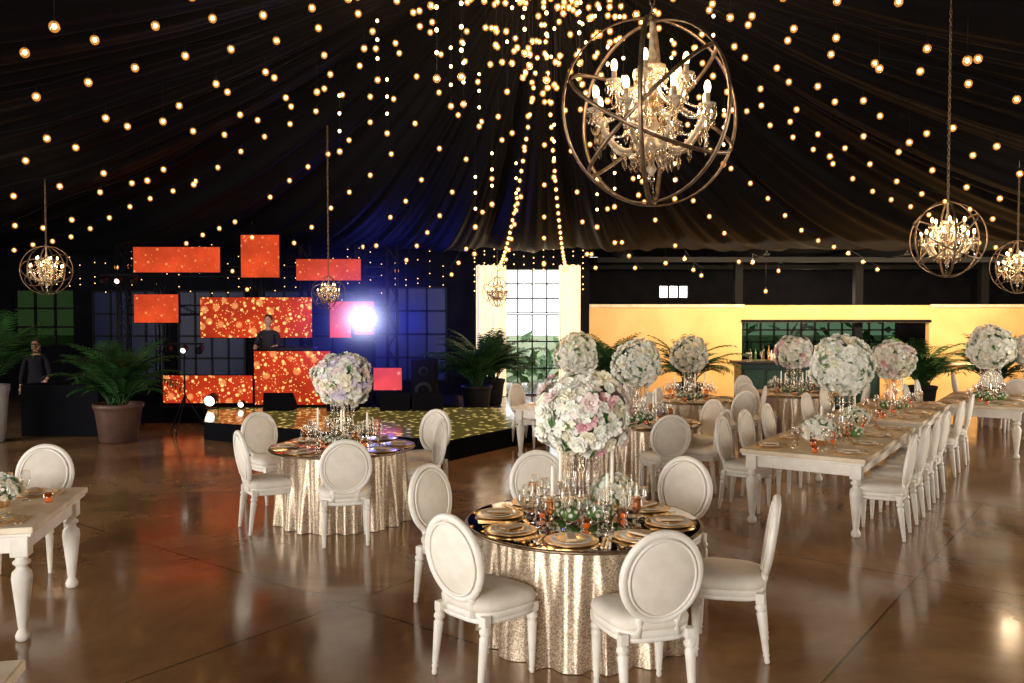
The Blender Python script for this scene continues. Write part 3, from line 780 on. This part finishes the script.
# ------------------------------------------------------------ plants
def palm(seed,n,L,pot,ph=.62,pr=.36,lo=.95):
    random.seed(seed); b=MB()
    b.lathe([(.0005,0),(pr*.7,0),(pr*.78,.03),(pr*.95,ph*.8),(pr,ph*.88),(pr*1.04,ph*.9),(pr*1.04,ph),(pr*.94,ph),(pr*.9,ph*.9)],pot,28)
    b.lathe([(.0005,ph*.9),(pr*.92,ph*.9)],'soil',20)
    for i in range(n):
        a=U(0,2*pi); el=U(lo,1.5); l=L*U(.55,1.05); pts=[]; x=U(-.12,.12);y=U(-.12,.12);z=ph*.9
        steps=12; e=el
        for k in range(steps+1):
            pts.append(Vector((x,y,z))); x+=math.cos(e)*math.cos(a)*l/steps; y+=math.cos(e)*math.sin(a)*l/steps; z+=math.sin(e)*l/steps; e-=(.05+.05*(1.5-el))*(1+k*.16)
        b.tube(pts,[.010*(1-k/14)+.002 for k in range(steps+1)],'palm_leaf',4)
        for k in range(3,steps+1):
            for q in (0,.5):
                if k==steps and q: continue
                p=pts[k] if q==0 else (pts[k]+pts[k-1])/2
                d=(pts[k]-pts[k-1]).normalized(); side=d.cross(Vector((0,0,1))).normalized(); ll=l*.24*math.sin(pi*min(1,(k-1.5)/(steps))*.85+.15)
                for s in (-1,1):
                    tip=p+side*s*ll*.8+d*ll*.6-Vector((0,0,ll*.2)); m_=(p+tip)/2+Vector((0,0,.02)); w=d*.02
                    b.add([p-w*.4,p+w*.4,m_+w,m_-w,tip],[(0,1,2,3),(3,2,4)],'palm_leaf',False)
    return b.mesh('potted_palm')
PA=palm(1,46,1.35,'terracotta',.64,.38); PB=palm(2,44,1.45,'dark_pot',.55,.3); PC=palm(3,34,1.6,'stone_grey',.95,.30,1.1)
put(PA,'potted_palm',(-6.55,14.1,0)); put(PB,'potted_palm',(-.76,18.2,.0),0,1.08); put(PB,'potted_palm',(-.5,19.8,0),2,1.1)
put(PC,'potted_palm',(-8.64,14.0,0),1,1.0); put(PB,'potted_palm',(2.2,19.0,0),1,1.05); put(PB,'potted_palm',(4.0,19.2,0),2,1.02)
put(PB,'potted_palm',(9.0,18.6,0),3,1.0); put(PB,'potted_palm',(10.4,18.3,0),4,1.05)
bush=MB(); random.seed(8)
for i in range(1400):
    x=U(-14,13); y=U(27.2,29); z=abs(random.gauss(0,.9))
    if -1.5<x<2.5 and z>.9+.4*math.sin(x*5): continue
    M=T(x,y,z)@face_rot((U(-1,1),U(-1,.2),U(-.2,1)))@RZ(U(0,6)); leafy(bush,M,U(.3,.7),U(.15,.35))
bush.obj('garden_hedge')
simplebox('black_service_counter',-8.5,-7.15,14.65,15.15,0,.90,'black_matte',.02)

# ------------------------------------------------------------ people
def skin_obj(vs,es,rad,root=0,sub=2):
    me=bpy.data.meshes.new('sk'); me.from_pydata(vs,es,[]); o=bpy.data.objects.new('sk',me); scene.collection.objects.link(o)
    o.modifiers.new('S','SKIN')
    if not me.skin_vertices: 
        bpy.context.view_layer.objects.active=o; bpy.ops.mesh.customdata_skin_add()
    for i,r in enumerate(rad):
        sv=me.skin_vertices[0].data[i]; sv.radius=(r,r) if not isinstance(r,tuple) else r; sv.use_root=(i==root)
    s=o.modifiers.new('B','SUBSURF'); s.levels=sub; s.render_levels=sub
    dg=bpy.context.evaluated_depsgraph_get(); dg.update(); ev=o.evaluated_get(dg); m2=ev.to_mesh()
    V=[tuple(v.co) for v in m2.vertices]; F=[tuple(p.vertices) for p in m2.polygons]; ev.to_mesh_clear()
    bpy.data.objects.remove(o); return V,F
def person(name,loc,rz,hands,hairlong,top,bottom):
    b=MB()
    H1,H2=[Vector(h) for h in hands]
    vs=[(0,0,.96),(0,.0,1.12),(0,.01,1.3),(0,.0,1.43),(0,.015,1.50),(0,.02,1.56)]
    rad=[(.15,.11),(.135,.095),(.155,.11),(.10,.08),(.05,.05),(.045,.045)]
    es=[(0,1),(1,2),(2,3),(3,4),(4,5)]
    for s,H in ((-1,H1),(1,H2)):
        sh=Vector((s*.18,0,1.40)); el=(sh+H)/2+Vector((s*.05,-.03,-.10)); k=len(vs)
        vs+=[tuple(sh),tuple(el),tuple(H)]; rad+=[.055,.042,.028]; es+=[(3,k),(k,k+1),(k+1,k+2)]
        k=len(vs); vs+=[(s*.095,0,.88),(s*.11,.02,.50),(s*.12,-.01,.09),(s*.125,.12,.035)]; rad+=[.085,.06,.042,.035]; es+=[(0,k),(k,k+1),(k+1,k+2),(k+2,k+3)]
    V,F=skin_obj(vs,es,rad)
    fm={'skin':[], top:[], bottom:[]}
    for f in F:
        c=sum((Vector(V[i]) for i in f),Vector())/len(f)
        if c.z>1.475: k='skin'
        elif c.z<.08: k=bottom
        elif min((c-H1).length,(c-H2).length)<.06: k='skin'
        elif c.z<.93: k=bottom if abs(c.x)<.3 and c.y<.15 else top
        else: k=top
        fm[k].append(f)
    for k,ff in fm.items():
        if ff: b.add(V,ff,k)
    for s,H in ((-1,H1),(1,H2)):
        el=(Vector((s*.18,0,1.40))+H)/2+Vector((s*.05,-.03,-.10)); d=(H-el).normalized(); side=d.cross(Vector((0,0,1))).normalized() if abs(d.z)<.95 else Vector((0,1,0)); up=side.cross(d)
        palm_=[H,H+d*.05,H+d*.085]; b.tube(palm_,[.026,.038,.034],'skin',8,flat=.9)
        for q,(o,l) in enumerate(((-.028,.065),(-.010,.078),(.010,.073),(.027,.056))):
            p=H+d*.075+side*o; b.tube([p,p+d*l*.45-up*.004,p+d*l*.75-up*.018,p+d*l*.9-up*.034],[.009,.0085,.008,.006],'skin',6)
        p=H+d*.03-side*s*.032; b.tube([p,p-side*s*.025+d*.025,p-side*s*.03+d*.05],[.011,.010,.007],'skin',6)
    b.ell((0,.03,1.66),(.074,.09,.115),'skin',18,14); b.ell((0,.055,1.60),(.05,.06,.055),'skin',12,8)
    b.ell((0,.125,1.645),(.012,.018,.022),'skin',8,6)
    for s in (-1,1):
        b.ell((s*.03,.108,1.67),(.013,.01,.008),'eye',8,6); b.ell((s*.03,.117,1.67),(.006,.004,.006),'hair',6,4)
        b.ell((s*.03,.112,1.69),(.018,.008,.004),'hair',8,4); b.ell((s*.076,.02,1.655),(.01,.02,.03),'skin',8,6)
    b.ell((0,.112,1.605),(.024,.01,.007),'lips',8,4)
    b.ell((0,.0,1.70),(.086,.095,.10),'hair',18,12)
    if hairlong:
        b.ell((0,-.045,1.58),(.085,.05,.16),'hair',14,10)
    return b.obj(name,loc,rz)
person('dj_man',(-4.95,17.28,.32),pi,((-.2,.24,1.15),(.2,.24,1.15)),False,'cloth_shirt','trouser')
wm=person('standing_woman',(-8.72,15.55,0),pi+.3,((-.22,.2,1.0),(.26,.05,.85)),True,'cloth_dark','cloth_dark'); wm.scale=(.93,.93,.93)

# ------------------------------------------------------------ lights
def area(name,loc,rot,sx,sy,e,col):
    l=bpy.data.lights.new(name,'AREA'); l.shape='RECTANGLE'; l.size=sx; l.size_y=sy; l.energy=e; l.color=col
    o=bpy.data.objects.new(name,l); o.location=loc; o.rotation_euler=rot; scene.collection.objects.link(o)
def point(name,loc,e,col,r=.2):
    l=bpy.data.lights.new(name,'POINT'); l.energy=e; l.color=col; l.shadow_soft_size=r
    o=bpy.data.objects.new(name,l); o.location=loc; scene.collection.objects.link(o)
area('front_fill',(-4,-5.6,2.3),(math.radians(90),0,math.radians(-10)),10,2.8,1900,(1,.965,.91))  # fill lamp added behind the camera; the front wall has no opening
area('daylight_left_area',(-13.7,6,2.2),(math.radians(90),0,math.radians(-90)),9,2.6,1100,(1,.93,.84))  # area lamp before the solid left wall, for daylight entering from the left
area('right_side_area',(13.7,9,2.2),(math.radians(90),0,math.radians(90)),9,2.6,800,(1,.90,.76))  # area lamp just inside the solid right wall
area('bar_wall_fill',(8.5,18.2,3.3),(math.radians(60),0,0),10,.5,750,(1,.74,.42))  # added warm lamp, gives the bar partition its sunlit look
point('bar_back_light',(8.4,24.2,2.6),60,(1,.8,.5),.3)
point('blue_stage_light',(-2.9,19.6,1.9),150,(.05,.08,1),.2)
point('blue_stage_light',(-3.1,16.2,1.5),12,(.25,.3,1),.15)
point('curtain_fill',(.5,21.0,3.0),30,(1,.76,.45),.15)  # added point lamp for the fairy-light glow on the curtains
point('tent_peak_light',(CX,CY-.3,5.2),300,(1,.66,.34),.6)
# ------------------------------------------------------------ world & camera
w=bpy.data.worlds.new('daylight_sky'); scene.world=w; w.use_nodes=True
w.node_tree.nodes['Background'].inputs[0].default_value=(.93,.96,1,1); w.node_tree.nodes['Background'].inputs[1].default_value=3.2
cam=bpy.data.cameras.new('camera'); co=bpy.data.objects.new('camera',cam); scene.collection.objects.link(co); scene.camera=co
co.location=(0,0,2.12); co.rotation_euler=(math.radians(90-1.85),0,0); cam.sensor_width=36; cam.lens=850/1024*36; cam.clip_end=200
scene.view_settings.view_transform='Standard'
try: scene.view_settings.look='None'
except Exception: pass
